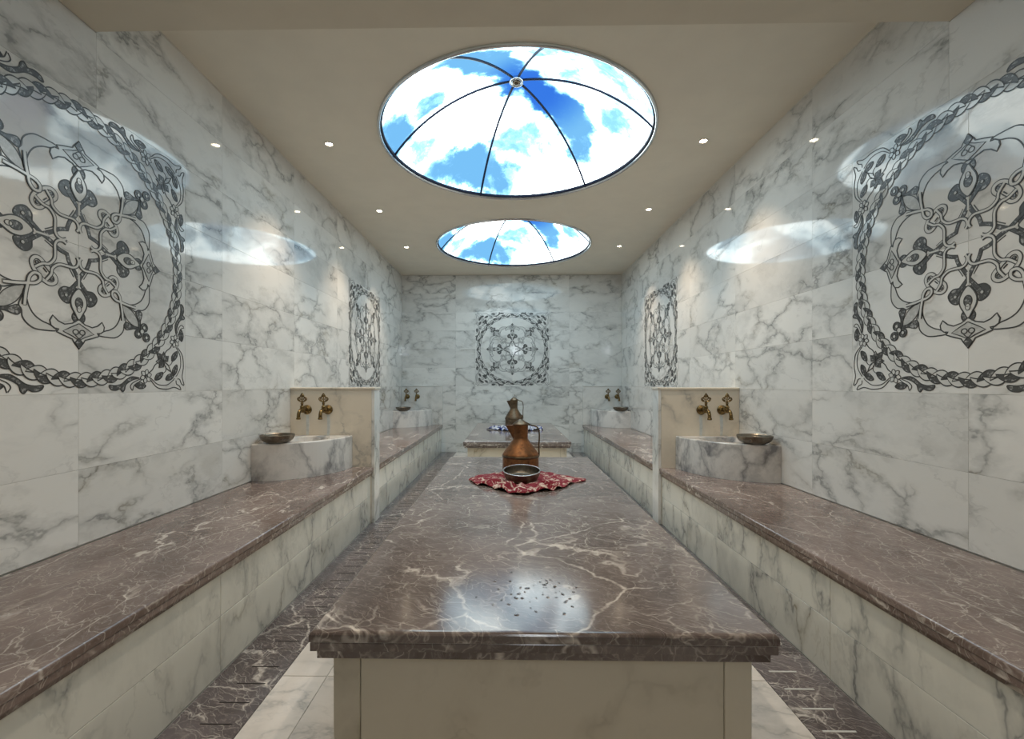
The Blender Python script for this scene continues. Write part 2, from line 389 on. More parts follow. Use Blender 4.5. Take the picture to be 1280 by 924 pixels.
# ceiling with two round openings
def ceiling():
    V, F_ = [], []
    def quad(x0, x1, y0, y1):
        b = len(V); V.extend([(x0, y0, ZC), (x1, y0, ZC), (x1, y1, ZC), (x0, y1, ZC)]); F_.append((b, b + 3, b + 2, b + 1))
    cx = DOMES[0][0]; h = 0.96; n = 96
    ys = [Y0 - WT]
    for dx, dy in DOMES:
        quad(XL - WT, XR + WT, ys[-1], dy - h); quad(XL - WT, cx - h, dy - h, dy + h); quad(cx + h, XR + WT, dy - h, dy + h)
        b = len(V)
        for k in range(n):
            a = 2 * math.pi * (k + 0.5) / n + 0; c, s = math.cos(a), math.sin(a)
            V.append((dx + DOME_R * c, dy + DOME_R * s, ZC))
        for k in range(n):
            a = 2 * math.pi * (k + 0.5) / n; c, s = math.cos(a), math.sin(a); m = h / max(abs(c), abs(s))
            V.append((dx + m * c, dy + m * s, ZC))
        for k in range(n):
            k2 = (k + 1) % n; F_.append((b + k, b + k2, b + n + k2, b + n + k))
        # corner slivers
        for q in range(4):
            a = math.pi / 4 + q * math.pi / 2
            k = int(round((a / (2 * math.pi)) * n - 0.5)) % n
            for kk in (k - 1, k):
                pa, pb = V[b + n + kk % n], V[b + n + (kk + 1) % n]
                if abs(pa[0] - pb[0]) > 1e-6 and abs(pa[1] - pb[1]) > 1e-6:
                    i = len(V); V.append((dx + h * (1 if math.cos(a) > 0 else -1), dy + h * (1 if math.sin(a) > 0 else -1), ZC))
                    F_.append((b + n + kk % n, b + n + (kk + 1) % n, i))
        ys.append(dy + h)
    quad(XL - WT, XR + WT, ys[-1], Y1 + WT)
    return mesh('ceiling', V, F_, 'paint')
struct(link_mesh('ceiling', ceiling()))
beam = struct(box('trim_1', XL + 0.002, XR - 0.002, Y0 + 0.002, BEAM_Y, BEAM_Z, ZC - 0.001, 'beam_tone', bev=0.004))

struct(box('trim_2', XL + 0.0005, XL + 0.0075, BEAM_Y + 0.001, Y1, ZC - 0.006, ZC - 0.0005, 'white_trim'))
struct(box('trim_3', XR - 0.0075, XR - 0.0005, BEAM_Y + 0.001, Y1, ZC - 0.006, ZC - 0.0005, 'white_trim'))

# ------------------------------------------------------------------ marble wall tiles
MED_Y = 1.585; MED_Y2 = 1.585 + 0.806 * 4
PITCH = 0.806
ROWS = [0.0, 0.13, BENCH_Z + 0.003, 0.664, 0.935] + [0.935 + 0.2642 * (i + 1) for i in range(5)] + [ZC - 0.0065]
MED_H = 0.2642 * 4; MED_S = MED_H / 2; MED_Z = 0.935 + MED_S
_tile_cache = {}
def tile_mesh(wd, ht, mat, th=0.006):
    k = (round(wd, 3), round(ht, 3), mat)
    if k not in _tile_cache:
        a, b, e = wd / 2, ht / 2, 0.0003
        V = [(-a, -b, 0), (a, -b, 0), (a, b, 0), (-a, b, 0), (-a, -b, th - e), (a, -b, th - e), (a, b, th - e), (-a, b, th - e),
             (-a + e, -b + e, th), (a - e, -b + e, th), (a - e, b - e, th), (-a + e, b - e, th)]
        F_ = [(0, 1, 5, 4), (1, 2, 6, 5), (2, 3, 7, 6), (3, 0, 4, 7), (4, 5, 9, 8), (5, 6, 10, 9), (6, 7, 11, 10), (7, 4, 8, 11), (8, 9, 10, 11)]
        _tile_cache[k] = mesh('tile', V, F_, mat)
    return _tile_cache[k]
TH = 0.006; GAP = 0.0007
def put_tile(parent, side, u0, u1, v0, v1, mat='wall_marble', name='tile'):
    if u1 - u0 < 0.012 or v1 - v0 < 0.012: return
    fr = FR[side]; uc, vc = (u0 + u1) / 2, (v0 + v1) / 2
    loc = {'left': (XL, uc, vc), 'right': (XR, -uc, vc), 'back': (uc, Y1, vc)}[side]
    o = link_mesh(name, tile_mesh(u1 - u0 - GAP, v1 - v0 - GAP, mat), parent, Vector(loc) - Vector(parent.location), fr)
    return o
def tile_wall(parent, side, u_lo, u_hi, joints, holes, rows, notch=None):
    """holes: (u0,u1,v0,v1) areas without tiles, aligned to rows"""
    for v0, v1 in zip(rows[:-1], rows[1:]):
        cuts = sorted(set([u_lo, u_hi] + [j for j in joints if u_lo + .01 < j < u_hi - .01]))
        hs = [h for h in holes if h[2] < (v0 + v1) / 2 < h[3]]
        for h in hs: cuts = sorted(set([c for c in cuts if not (h[0] - .004 < c < h[1] + .004)] + [h[0], h[1]]))
        for a, b in zip(cuts[:-1], cuts[1:]):
            if any(h[0] - .001 < (a + b) / 2 < h[1] + .001 for h in hs): continue
            vv = v1
            if notch and notch(a, b, v0, v1): vv = notch(a, b, v0, v1)
            put_tile(parent, side, a, b, v0, vv)
jy = [MED_Y + PITCH * k for k in range(-4, 8)]
def under_beam_rows(cut, side):
    pass
mh = MED_S
up_rows = ROWS[2:]
med_holes_l = [(MED_Y - mh, MED_Y + mh, MED_Z - mh, MED_Z + mh), (MED_Y2 - mh, MED_Y2 + mh, MED_Z - mh, MED_Z + mh)]
med_holes_r = [(-h[1], -h[0], h[2], h[3]) for h in med_holes_l]
lim = lambda a, b, v0, v1: None
for par, side, holes, sgn in ((wall_left, 'left', med_holes_l, 1), (wall_right, 'right', med_holes_r, -1)):
    js = sorted(sgn * j for j in jy)
    lo, hi = (BEAM_Y, Y1 - TH) if sgn > 0 else (-(Y1 - TH), -BEAM_Y)
    lo2, hi2 = (Y0, BEAM_Y) if sgn > 0 else (-BEAM_Y, -Y0)
    rows = up_rows
    below = [r for r in rows if r <= BEAM_Z - 0.02]
    # rows below the beam run the full length
    full_lo, full_hi = (Y0, Y1 - TH) if sgn > 0 else (-(Y1 - TH), -Y0)
    n_full = len(below)
    tile_wall(par, side, full_lo, full_hi, js, holes, below)
    js = [j for j in js if abs(abs(j) - BEAM_Y) > 0.12]
    tile_wall(par, side, lo, hi, js, holes, rows[n_full - 1:])
    tile_wall(par, side, lo2, hi2, js, holes, [below[-1], BEAM_Z - 0.001])
jb = [0.04 + PITCH * (k + 0.0) for k in range(-3, 4)]
tile_wall(wall_back, 'back', XL + TH, XR - TH, jb, [(0.04 - mh, 0.04 + mh, MED_Z - mh, MED_Z + mh)], ROWS)

# ------------------------------------------------------------------ floor: white tiles, dark marble border with drain slots
BW = 0.213
def floor_tile(x0, x1, y0, y1, mat, name):
    me = tile_mesh(x1 - x0 - 0.003, y1 - y0 - 0.003, mat)
    return link_mesh(name, me, floor, Vector(((x0 + x1) / 2, (y0 + y1) / 2, -0.006)) - floor.location)
fx = [RL + BW, -0.605, -0.305, -0.005, 0.295, 0.595, RR - BW]
fy0 = [Y0 + 0.01, -0.28, 0.32, 0.90, 1.49, 2.08, 2.67, 3.26, 3.85, 4.44, 5.03, 5.62, 6.2, Y1 - 0.01]
for a, b in zip(fx[:-1], fx[1:]):
    for c, d in zip(fy0[:-1], fy0[1:]): floor_tile(a, b, c, d, 'floor_marble', 'floor_tile')
by = [Y0 + 0.01, 0.35, 1.64, 2.9, 4.15, 5.4, Y1 - 0.01]
for sd, x0, x1 in ((-1, RL + 0.001, RL + BW), (1, RR - BW, RR - 0.001)):
    for c, d in zip(by[:-1], by[1:]):
        s = floor_tile(x0, x1, c, d, 'border_marble', 'border_slab')
        y = c + 0.05
        while y < d - 0.04:
            xa, xb = (x0 + 0.035, x0 + 0.128) if sd > 0 else (x1 - 0.128, x1 - 0.035)
            me = _tile_cache.setdefault('slot%d' % sd, box_mesh('drain_slot', 0.093, 0.007 if sd > 0 else 0.004, 0.004, 'slot' if sd > 0 else 'slot_dark', 0.001))
            link_mesh('drain_slot', me, s, ((xa + xb) / 2 - (x0 + x1) / 2, y - (c + d) / 2, 0.0055))
            y += 0.0875

# ------------------------------------------------------------------ benches
def bullnose_slab(name, x0, x1, y0, y1, z0, z1, mat, parent, r=0.012):
    """slab with rounded upper edges; origin at its centre"""
    n = 4; rings = [(0.0, z0), (0.0, z1 - r)]
    for k in range(1, n + 1):
        a = math.pi / 2 * k / n; rings.append((r * (1 - math.cos(a)), z1 - r + r * math.sin(a)))
    cx, cy, cz = (x0 + x1) / 2, (y0 + y1) / 2, (z0 + z1) / 2
    V, F_ = [], []
    for ins, z in rings:
        V += [(x0 + ins - cx, y0 + ins - cy, z - cz), (x1 - ins - cx, y0 + ins - cy, z - cz), (x1 - ins - cx, y1 - ins - cy, z - cz), (x0 + ins - cx, y1 - ins - cy, z - cz)]
    for i in range(len(rings) - 1):
        for k in range(4):
            k2 = (k + 1) % 4; F_.append((i * 4 + k, i * 4 + k2, i * 4 + 4 + k2, i * 4 + 4 + k))
    F_.append((3, 2, 1, 0)); b = (len(rings) - 1) * 4; F_.append((b, b + 1, b + 2, b + 3))
    return link_mesh(name, mesh(name, V, F_, mat), parent, Vector((cx, cy, cz)) - Vector(parent.location))
def bench(side, y0, y1, label):
    if side < 0: xw, xe, xr, inn = XL + 0.007, BL, RL, -1
    else: xw, xe, xr, inn = XR - 0.007, BR, RR, 1
    # inn = direction from room centre to the wall
    root = empty('bench', ((xw + xe) / 2, (y0 + y1) / 2, 0)); tag(root, label, 'bench', 'marble benches along the side walls')
    off = Vector(root.location)
    lo, hi = sorted((xw, xe))
    bullnose_slab('seat_slab', lo, hi, y0, y1, BENCH_Z - 0.021, BENCH_Z, 'brown_marble', root, 0.007)
    lo, hi = sorted((xw, xe + inn * 0.002))
    bullnose_slab('edge_slab', lo, hi, y0, y1, BENCH_Z - 0.040, BENCH_Z - 0.0225, 'brown_marble', root, 0.003)
    lo, hi = sorted((xw, xe + inn * 0.016))
    bullnose_slab('moulding', lo, hi, y0, y1, BENCH_Z - 0.058, BENCH_Z - 0.0405, 'brown_marble', root, 0.003)
    # core behind the riser panels
    lo, hi = sorted((xw, -inn * 0.0 + (RL if side < 0 else RR) + inn * 0.018))
    zc = BENCH_Z - 0.0585
    box('core', lo, hi, y0, y1, 0.001, zc, 'grout', root, off=off)
    cuts = [y0] + [1.5 + PITCH * k for k in range(-4, 8) if y0 + .03 < 1.5 + PITCH * k < y1 - .03] + [y1]
    for a, b in zip(cuts[:-1], cuts[1:]):
        for z0, z1 in ((0.001, 0.19), (0.191, zc)):
            lo, hi = sorted((xr, xr + inn * 0.018))
            box('riser_panel', lo, hi, a + 0.0007, b - 0.0007, z0, z1, 'riser_marble', root, 0.0012, off)
    return root
bench(-1, Y0 + 0.003, PART_Y0 - 0.001, 'long brown marble bench on left wall, in front of the partition with warm lit taps')
bench(-1, PART_Y1 + 0.001, Y1 - 0.008, 'brown marble bench on left wall between partition and back wall')
bench(1, Y0 + 0.003, PART_Y0 - 0.001, 'long brown marble bench on right wall, in front of its partition')
bench(1, PART_Y1 + 0.001, Y1 - 0.008, 'brown marble bench on right wall between partition and back wall')

# ------------------------------------------------------------------ partitions beside the basins
def partition(side, label):
    xw = XL + 0.007 if side < 0 else XR - 0.007
    xe = (BL - 0.004) if side < 0 else (BR + 0.004); inn = -side   # towards room centre
    xe = xe + inn * 0.012
    root = empty('partition', ((xw + xe) / 2, (PART_Y0 + PART_Y1) / 2, 0)); tag(root, label, 'partition')
    off = Vector(root.location)
    lo, hi = sorted((xw, xe - inn * 0.022))
    box('front_panel', lo, hi, PART_Y0, PART_Y0 + 0.02, 0.0, PART_Z - 0.016, 'partition_marble', root, 0.001, off)
    box('rear_panel', lo, hi, PART_Y1 - 0.02, PART_Y1, 0.0, PART_Z - 0.016, 'partition_marble', root, 0.001, off)
    box('core', lo, hi, PART_Y0 + 0.0205, PART_Y1 - 0.0205, 0.0, PART_Z - 0.016, 'grout', root, 0, off)
    lo, hi = sorted((xe - inn * 0.0215, xe))
    box('end_strip', lo, hi, PART_Y0, PART_Y1, 0.0, PART_Z - 0.016, 'wall_marble', root, 0.002, off)
    for tx in ((-1.412, -1.265) if side < 0 else (1.320, 1.461)):
        V = [(tx - 0.011, -0.0006, 0.752), (tx + 0.009, -0.0006, 0.752), (tx + 0.012, -0.0006, 0.690), (tx + 0.008, -0.0006, 0.613), (tx - 0.009, -0.0006, 0.613), (tx - 0.008, -0.0006, 0.680)]
        m_ = len(V); V = V + [(x, 0.0, z) for x, y, z in V]
        link_mesh('lime_streak', mesh('lime_streak', V, [tuple(range(m_))] + [(k, k + m_, (k + 1) % m_ + m_, (k + 1) % m_) for k in range(m_)], 'lime'), root, Vector((0, PART_Y0, 0)) - off)
    lo, hi = sorted((xw, xe + inn * 0.006))
    box('cap', lo, hi, PART_Y0 - 0.006, PART_Y1 + 0.006, PART_Z - 0.0155, PART_Z, 'partition_marble', root, 0.003, off)
M['lime'] = plain('lime_streak', (0.62, 0.64, 0.62), 0.3, var=0.1, sc=40)
partition(-1, 'low white marble partition on left bench carrying two brass taps')
partition(1, 'low white marble partition on right bench carrying two brass taps')
def backsplash(side, label):
    xw = XL + 0.008 if side < 0 else XR - 0.008
    xe = BL if side < 0 else BR
    lo, hi = sorted((xw, xe)); root = empty('backsplash', ((lo + hi) / 2, Y1 - 0.02, BENCH_Z)); tag(root, label, 'backsplash')
    off = Vector(root.location)
    box('panel', lo, hi, Y1 - 0.030, Y1 - 0.0065, BENCH_Z + 0.001, PART_Z - 0.012, 'panel_marble', root, 0.0015, off)
    box('cap', lo, hi, Y1 - 0.036, Y1 - 0.0065, PART_Z - 0.0115, PART_Z, 'panel_marble', root, 0.002, off)
backsplash(-1, 'white marble splash panel on back wall above the left bench')
backsplash(1, 'white marble splash panel on back wall above the right bench')

# ------------------------------------------------------------------ central marble platforms
def platform(y0, y1, label):
    root = empty('marble_platform', ((SX0 + SX1) / 2, (y0 + y1) / 2, 0)); tag(root, label, 'platform', 'heated marble platforms')
    off = Vector(root.location)
    bullnose_slab('top_slab', SX0, SX1, y0, y1, SLAB_Z - 0.021, SLAB_Z, 'slab_marble', root, 0.010)
    bullnose_slab('edge_slab', SX0 + .002, SX1 - .002, y0 + .002, y1 - .002, SLAB_Z - 0.040, SLAB_Z - 0.0222, 'slab_marble', root, 0.003)
    bullnose_slab('moulding', SX0 + .012, SX1 - .012, y0 + .012, y1 - .012, SLAB_Z - 0.060, SLAB_Z - 0.0405, 'slab_marble', root, 0.003)
    box('joint_line', SX0 + .0015, SX1 - .0015, y0 + .0015, y1 - .0015, SLAB_Z - 0.0222, SLAB_Z - 0.021, 'slot', root, 0, off)
    ix, zt = 0.036, SLAB_Z - 0.0605
    x0, x1, a, b = SX0 + ix, SX1 - ix, y0 + ix, y1 - ix
    cw = 0.056
    box('core', x0 + 0.02, x1 - 0.02, a + 0.02, b - 0.02, 0.001, zt, 'grout', root, 0, off)
    for xx in (x0, x1 - cw):
        box('corner_strip', xx, xx + cw, a, a + 0.019, 0.001, zt, 'cream_marble', root, 0.002, off)
        box('corner_strip', xx, xx + cw, b - 0.019, b, 0.001, zt, 'cream_marble', root, 0.002, off)
    box('end_panel', x0 + cw + .001, x1 - cw - .001, a + .001, a + 0.019, 0.001, zt, 'cream_marble', root, 0.002, off)
    box('end_panel', x0 + cw + .001, x1 - cw - .001, b - 0.019, b - .001, 0.001, zt, 'cream_marble', root, 0.002, off)
    n = 3
    for k in range(n):
        p, q = a + 0.0195 + (b - a - 0.039) * k / n, a + 0.0195 + (b - a - 0.039) * (k + 1) / n
        box('side_panel', x0, x0 + 0.019, p + .0007, q - .0007, 0.001, zt, 'cream_marble', root, 0.001, off)
        box('side_panel', x1 - 0.019, x1, p + .0007, q - .0007, 0.001, zt, 'cream_marble', root, 0.001, off)
platform(0.905, 3.10, 'large brown marble platform with red cloth and copper jug on top')
platform(3.93, 5.80, 'brown marble platform before the back wall with blue cloth and jug')

# ------------------------------------------------------------------ corner basins
def basin(side, yb, label, group):
    """quarter-ellipse trough in the corner of side wall and panel at depth yb"""
    A, B, H = 0.436, 0.48, 0.221      # along panel, along wall, height
    s = 1 if side < 0 else -1          # +x local points away from the wall
    xw = (XL + TH + 0.001) if side < 0 else (XR - TH - 0.001)
    n = 28; V, F_ = [], []
    def outer(k): a = math.pi / 2 * k / n; return (A * math.cos(a), -B * math.sin(a))
    # closed outline: corner, along panel, ellipse, along the wall
    out = [(0.0, 0.0)] + [(A * i / 5, 0.0) for i in range(1, 5)] + [outer(k) for k in range(n + 1)] + [(0.0, -B * (1 - i / 6)) for i in range(1, 6)]
    cx, cy = 0.192, -0.200
    m = len(out)
    def hol(px, py, r):   # ray from the hollow's centre
        dx, dy = px - cx, py - cy; l = math.hypot(dx, dy)
        return (cx + r * dx / l * 0.98, cy + r * dy / l)
    rings = [[(x, y, 0.0) for x, y in out], [(x, y, H - 0.006) for x, y in out], [(x + (cx - x) * 0.02, y + (cy - y) * 0.02, H) for x, y in out]]
    for r, z in ((0.158, H), (0.150, H - 0.006), (0.140, H - 0.05), (0.115, H - 0.09), (0.07, H - 0.11), (0.02, H - 0.115)):
        rings.append([(*hol(x, y, r), z) for x, y in out])
    for R_ in rings: V += [(s * x, y, z) for x, y, z in R_]
    for i in range(len(rings) - 1):
        for k in range(m):
            k2 = (k + 1) % m; f = (i * m + k, i * m + k2, (i + 1) * m + k2, (i + 1) * m + k)
            F_.append(f if s < 0 else f[::-1])
    b = (len(rings) - 1) * m
    F_.append(tuple(range(b, b + m))); F_.append(tuple(range(m)))
    me = mesh('wash_basin', V, F_, 'basin_marble')
    import bmesh
    bm = bmesh.new(); bm.from_mesh(me); bmesh.ops.recalc_face_normals(bm, faces=bm.faces); bm.to_mesh(me); bm.free()
    o = link_mesh('wash_basin', me, None, (xw, yb - 0.001, BENCH_Z + 0.0005)); tag(o, label, 'basin', group)
    return o
BG = 'marble corner basins'
basin(-1, PART_Y0, 'grey veined white marble corner basin against the partition on left bench', BG)
basin(1, PART_Y0, 'white marble corner basin with one dark vein against partition on right bench', BG)
basin(-1, Y1 - 0.030, 'white marble basin in back left corner of the room', BG)
basin(1, Y1 - 0.030, 'white marble basin in back right corner of the room', BG)

# ------------------------------------------------------------------ metal bowls
def bowl_mesh(name, R_, H, rb, mat, th=0.0022, smooth=True, flare=0.0):
    P = []; n = 9
    for i in range(n + 1):
        t_ = i / n; P.append((rb + (R_ - rb) * math.sin(t_ * math.pi / 2) ** 0.85 + flare * t_ ** 6, H * (1 - math.cos(t_ * math.pi / 2)) ** 1.0 if flare == 0 else H * t_ ** 1.5))
    prof = [(0.001, 0.0)] + [(rb * 0.9, 0.0)] + P
    prof += [(P[-1][0] + 0.002, H + 0.0015), (P[-1][0] - 0.002, H + 0.003)]
    prof += [(max(r - th, 0.001), z + th) for r, z in P[::-1][1:]] + [(0.001, th)]
    v_, f_ = lathe(prof, 40)
    return mesh(name, v_, f_, mat, smooth=True)
bm_ = bowl_mesh('metal_bowl', 0.098, 0.047, 0.035, 'tin')
for x, y, lab in ((-1.415, 2.735, 'round tinned metal bowl on rim of the corner basin on left bench'),
                  (1.470, 2.735, 'round tinned metal bowl on rim of the corner basin on right bench'),
                  (-1.415, 6.00, 'metal bowl on the basin in the back left corner'),
                  (1.470, 6.00, 'metal bowl on the basin in the back right corner')):
    o = link_mesh('metal_bowl', bm_, None, (x, y, BENCH_Z + 0.2220), (0, 0, random.random() * 6)); tag(o, lab, 'bowl', 'metal washing bowls on the basins')

# ------------------------------------------------------------------ brass taps
def tap_parts():
    """tap at origin, wall plane y=0, pointing to -y"""
    D = {}
    rotm = Matrix.Rotation(math.radians(90), 4, 'X')       # lathe axis z -> -y
    D['flange'] = xf(lathe([(0.001, 0.0), (0.033, 0.0), (0.033, 0.005), (0.029, 0.010), (0.024, 0.012), (0.020, 0.018), (0.012, 0.022), (0.001, 0.022)], 24), rotm)
    body = [xf(lathe([(0.001, 0.020), (0.011, 0.020), (0.011, 0.045), (0.015, 0.047), (0.015, 0.055), (0.012, 0.058), (0.012, 0.080), (0.001, 0.080)], 18), rotm)]
    body.append(xf(lathe([(0.001, -0.016), (0.012, -0.016), (0.017, -0.006), (0.017, 0.008), (0.012, 0.016), (0.014, 0.020), (0.014, 0.026), (0.009, 0.030), (0.007, 0.044), (0.010, 0.046), (0.010, 0.050), (0.001, 0.052)], 18), Matrix.Translation((0, -0.078, 0))))
    D['body'] = join(body)
    sp = spline([(0, -0.082, 0.0), (0, -0.100, 0.0), (0, -0.118, -0.006), (0, -0.128, -0.022), (0, -0.131, -0.040), (0, -0.132, -0.052)], 4)
    tb = tube(sp, [0.0105 + 0.0015 * (i / len(sp)) for i in range(len(sp))], 12)
    noz = xf(lathe([(0.001, -0.060), (0.009, -0.060), (0.0145, -0.058), (0.0145, -0.050), (0.012, -0.046), (0.001, -0.046)], 14), Matrix.Translation((0, -0.132, 0)))
    D['spout'] = join([tb, noz])
    # openwork spade-shaped handle: outline tube, inner curls and a stem
    out = [(0, 0.0), (0.012, 0.004), (0.026, 0.012), (0.031, 0.022), (0.024, 0.031), (0.014, 0.033), (0.012, 0.041), (0.006, 0.051), (0, 0.058)]
    full = out + [(-x, z) for x, z in out[-2:0:-1]]
    loop = spline([(x, 0, z) for x, z in full], 4, True); loop.append(loop[0]); loop.append(loop[1])
    ps = [tube(loop, 0.0042, 8, False)]
    for sx in (-1, 1):
        c = [(sx * (0.015 + 0.0065 * math.cos(a)), 0, 0.020 + 0.0065 * math.sin(a)) for a in [2 * math.pi * k / 12 for k in range(14)]]
        ps.append(tube(c, 0.003, 6, False))
    ps.append(tube([(0, 0, -0.008), (0, 0, 0.010), (0, 0, 0.046)], [0.006, 0.0045, 0.0035], 8))
    c = [(0.006 * math.cos(a), 0, 0.040 + 0.006 * math.sin(a)) for a in [2 * math.pi * k / 12 for k in range(14)]]
    ps.append(tube(c, 0.003, 6, False))
    D['handle'] = xf(join(ps), Matrix.Translation((0, -0.078, 0.056)))
    return {k: mesh('tap_' + k, v_[0], v_[1], 'brass', smooth=True) for k, v_ in D.items()}
TAP = tap_parts()
def tap(x, y, z, label):
    root = empty('brass_tap', (x, y, z)); tag(root, label, 'tap', 'antique brass taps above the basins')
    for k, me in TAP.items(): link_mesh(k, me, root)
TZ = CAM_Z - 0.180
for x, y, lab in ((-1.415, PART_Y0, 'antique brass tap on left bench partition, beside the side wall'), (-1.268, PART_Y0, 'antique brass tap on left bench partition, farther from the side wall'),
                  (1.322, PART_Y0, 'antique brass tap on right bench partition, farther from the side wall'), (1.463, PART_Y0, 'antique brass tap on right bench partition, beside the side wall'),
                  (-1.45, Y1 - 0.030, 'brass tap in back left corner of room, beside the left wall'), (-1.305, Y1 - 0.030, 'brass tap in back left corner of room, farther from the left wall'),
                  (1.375, Y1 - 0.030, 'brass tap in back right corner of room, farther from the right wall'), (1.515, Y1 - 0.030, 'brass tap in back right corner of room, beside the right wall')):
    tap(x, y, TZ, lab)

# ------------------------------------------------------------------ jugs, dish, cloths
def jug(x, y, z, label, sw=1.0, sh=1.0, rz=0.0, mat='copper', lidmat='bronze', knob=True):
    root = empty('copper_jug', (x, y, z), (0, 0, rz)); tag(root, label, 'jug')
    S = Matrix.Diagonal((sw, sw, sh, 1))
    body = [(0.001, 0.0), (0.090, 0.0), (0.097, 0.004), (0.100, 0.015), (0.100, 0.095), (0.0985, 0.098), (0.1005, 0.102), (0.0985, 0.108), (0.0945, 0.114), (0.074, 0.142), (0.060, 0.160), (0.046, 0.180), (0.041, 0.188),
            (0.0395, 0.195), (0.0405, 0.240), (0.042, 0.262), (0.0435, 0.266), (0.041, 0.266), (0.038, 0.240), (0.037, 0.19), (0.001, 0.185)]
    v_, f_ = xf(lathe(body, 44), S)
    b = link_mesh('body', mesh('jug_body', v_, f_, mat, smooth=True), root)
    v_, f_ = xf(lathe([(0.1012, 0.088), (0.1035, 0.092), (0.1035, 0.098), (0.1012, 0.102)], 44), S)
    link_mesh('shoulder_band', mesh('shoulder_band', v_, f_, lidmat, smooth=True), b)
    # beak spout: open V-shaped wedge leaving the neck towards -x
    tip = (-0.084, 0.0, 0.262); low = (-0.038, 0.0, 0.182)
    V = [low, (-0.034, 0.020, 0.215), (-0.034, 0.024, 0.264), tip, (-0.034, -0.024, 0.264), (-0.034, -0.020, 0.215),
         (-0.062, 0.0, 0.225), (-0.060, 0.013, 0.264), (-0.060, -0.013, 0.264)]
    F_ = [(0, 6, 1), (1, 6, 7), (1, 7, 2), (6, 3, 7), (0, 5, 6), (5, 8, 6), (5, 4, 8), (6, 8, 3), (7, 3, 8), (2, 7, 8, 4)]
    v_, f_ = xf((V, F_), S); link_mesh('spout', mesh('spout', v_, f_, mat), root)
    # conical lid
    lid = [(0.001, 0.266), (0.0455, 0.266), (0.0465, 0.270), (0.040, 0.275), (0.024, 0.287), (0.010, 0.296), (0.001, 0.299)]
    v_, f_ = xf(lathe(lid, 32), S); L_ = link_mesh('lid', mesh('lid', v_, f_, lidmat, smooth=True), root)
    # flat lid tongue running out to the hinge at the handle
    v_, f_ = xf(([(0.028, -0.020, 0.283), (0.028, 0.020, 0.283), (0.072, 0.010, 0.262), (0.072, -0.010, 0.262), (0.028, -0.020, 0.272), (0.028, 0.020, 0.272), (0.072, 0.010, 0.257), (0.072, -0.010, 0.257)], BOXF), S)
    link_mesh('hinge', mesh('hinge', v_, f_, lidmat), L_)
    if knob:
        kp = spline([(0, 0, 0.296), (0.003, 0, 0.306), (0.010, 0, 0.314), (0.005, 0, 0.322)], 4)
        v_, f_ = xf(tube(kp, 0.0025, 6), S); link_mesh('knob', mesh('knob', v_, f_, lidmat, smooth=True), L_)
    hp = spline([(0.060, 0, 0.261), (0.078, 0, 0.260), (0.094, 0, 0.250), (0.102, 0, 0.230), (0.104, 0, 0.195), (0.101, 0, 0.160), (0.1015, 0, 0.125), (0.102, 0, 0.095)], 5)
    v_, f_ = xf(tube(hp, 0.0042, 8), S); link_mesh('handle', mesh('handle', v_, f_, lidmat, smooth=True), root)
    return root
CLX = 0.062
jug(CLX, 2.515, SLAB_Z + 0.0065, 'tall copper jug with hinged lid behind a dish on red cloth', 1.0, 1.0, 0.0)
jug(0.050, 5.0, SLAB_Z + 0.0065, 'darker bronze jug on blue cloth on the platform near back wall', 0.98, 1.17, 0.0, 'bronze', 'bronze')

dish = link_mesh('metal_dish', bowl_mesh('metal_dish', 0.093, 0.044, 0.072, 'dish_out', 0.002, True, 0.001), None, (CLX, 2.318, SLAB_Z + 0.0135), (math.radians(7.5), 0, 0))
v_, f_ = lathe([(0.0925 + 0.0032 * math.cos(a), 0.0455 + 0.0028 * math.sin(a)) for a in [2 * math.pi * k / 8 for k in range(9)]], 48)
link_mesh('rim', mesh('rim', v_, f_, 'chrome', smooth=True), dish)
tag(dish, 'round silver metal dish on red cloth in front of copper jug', 'dish')

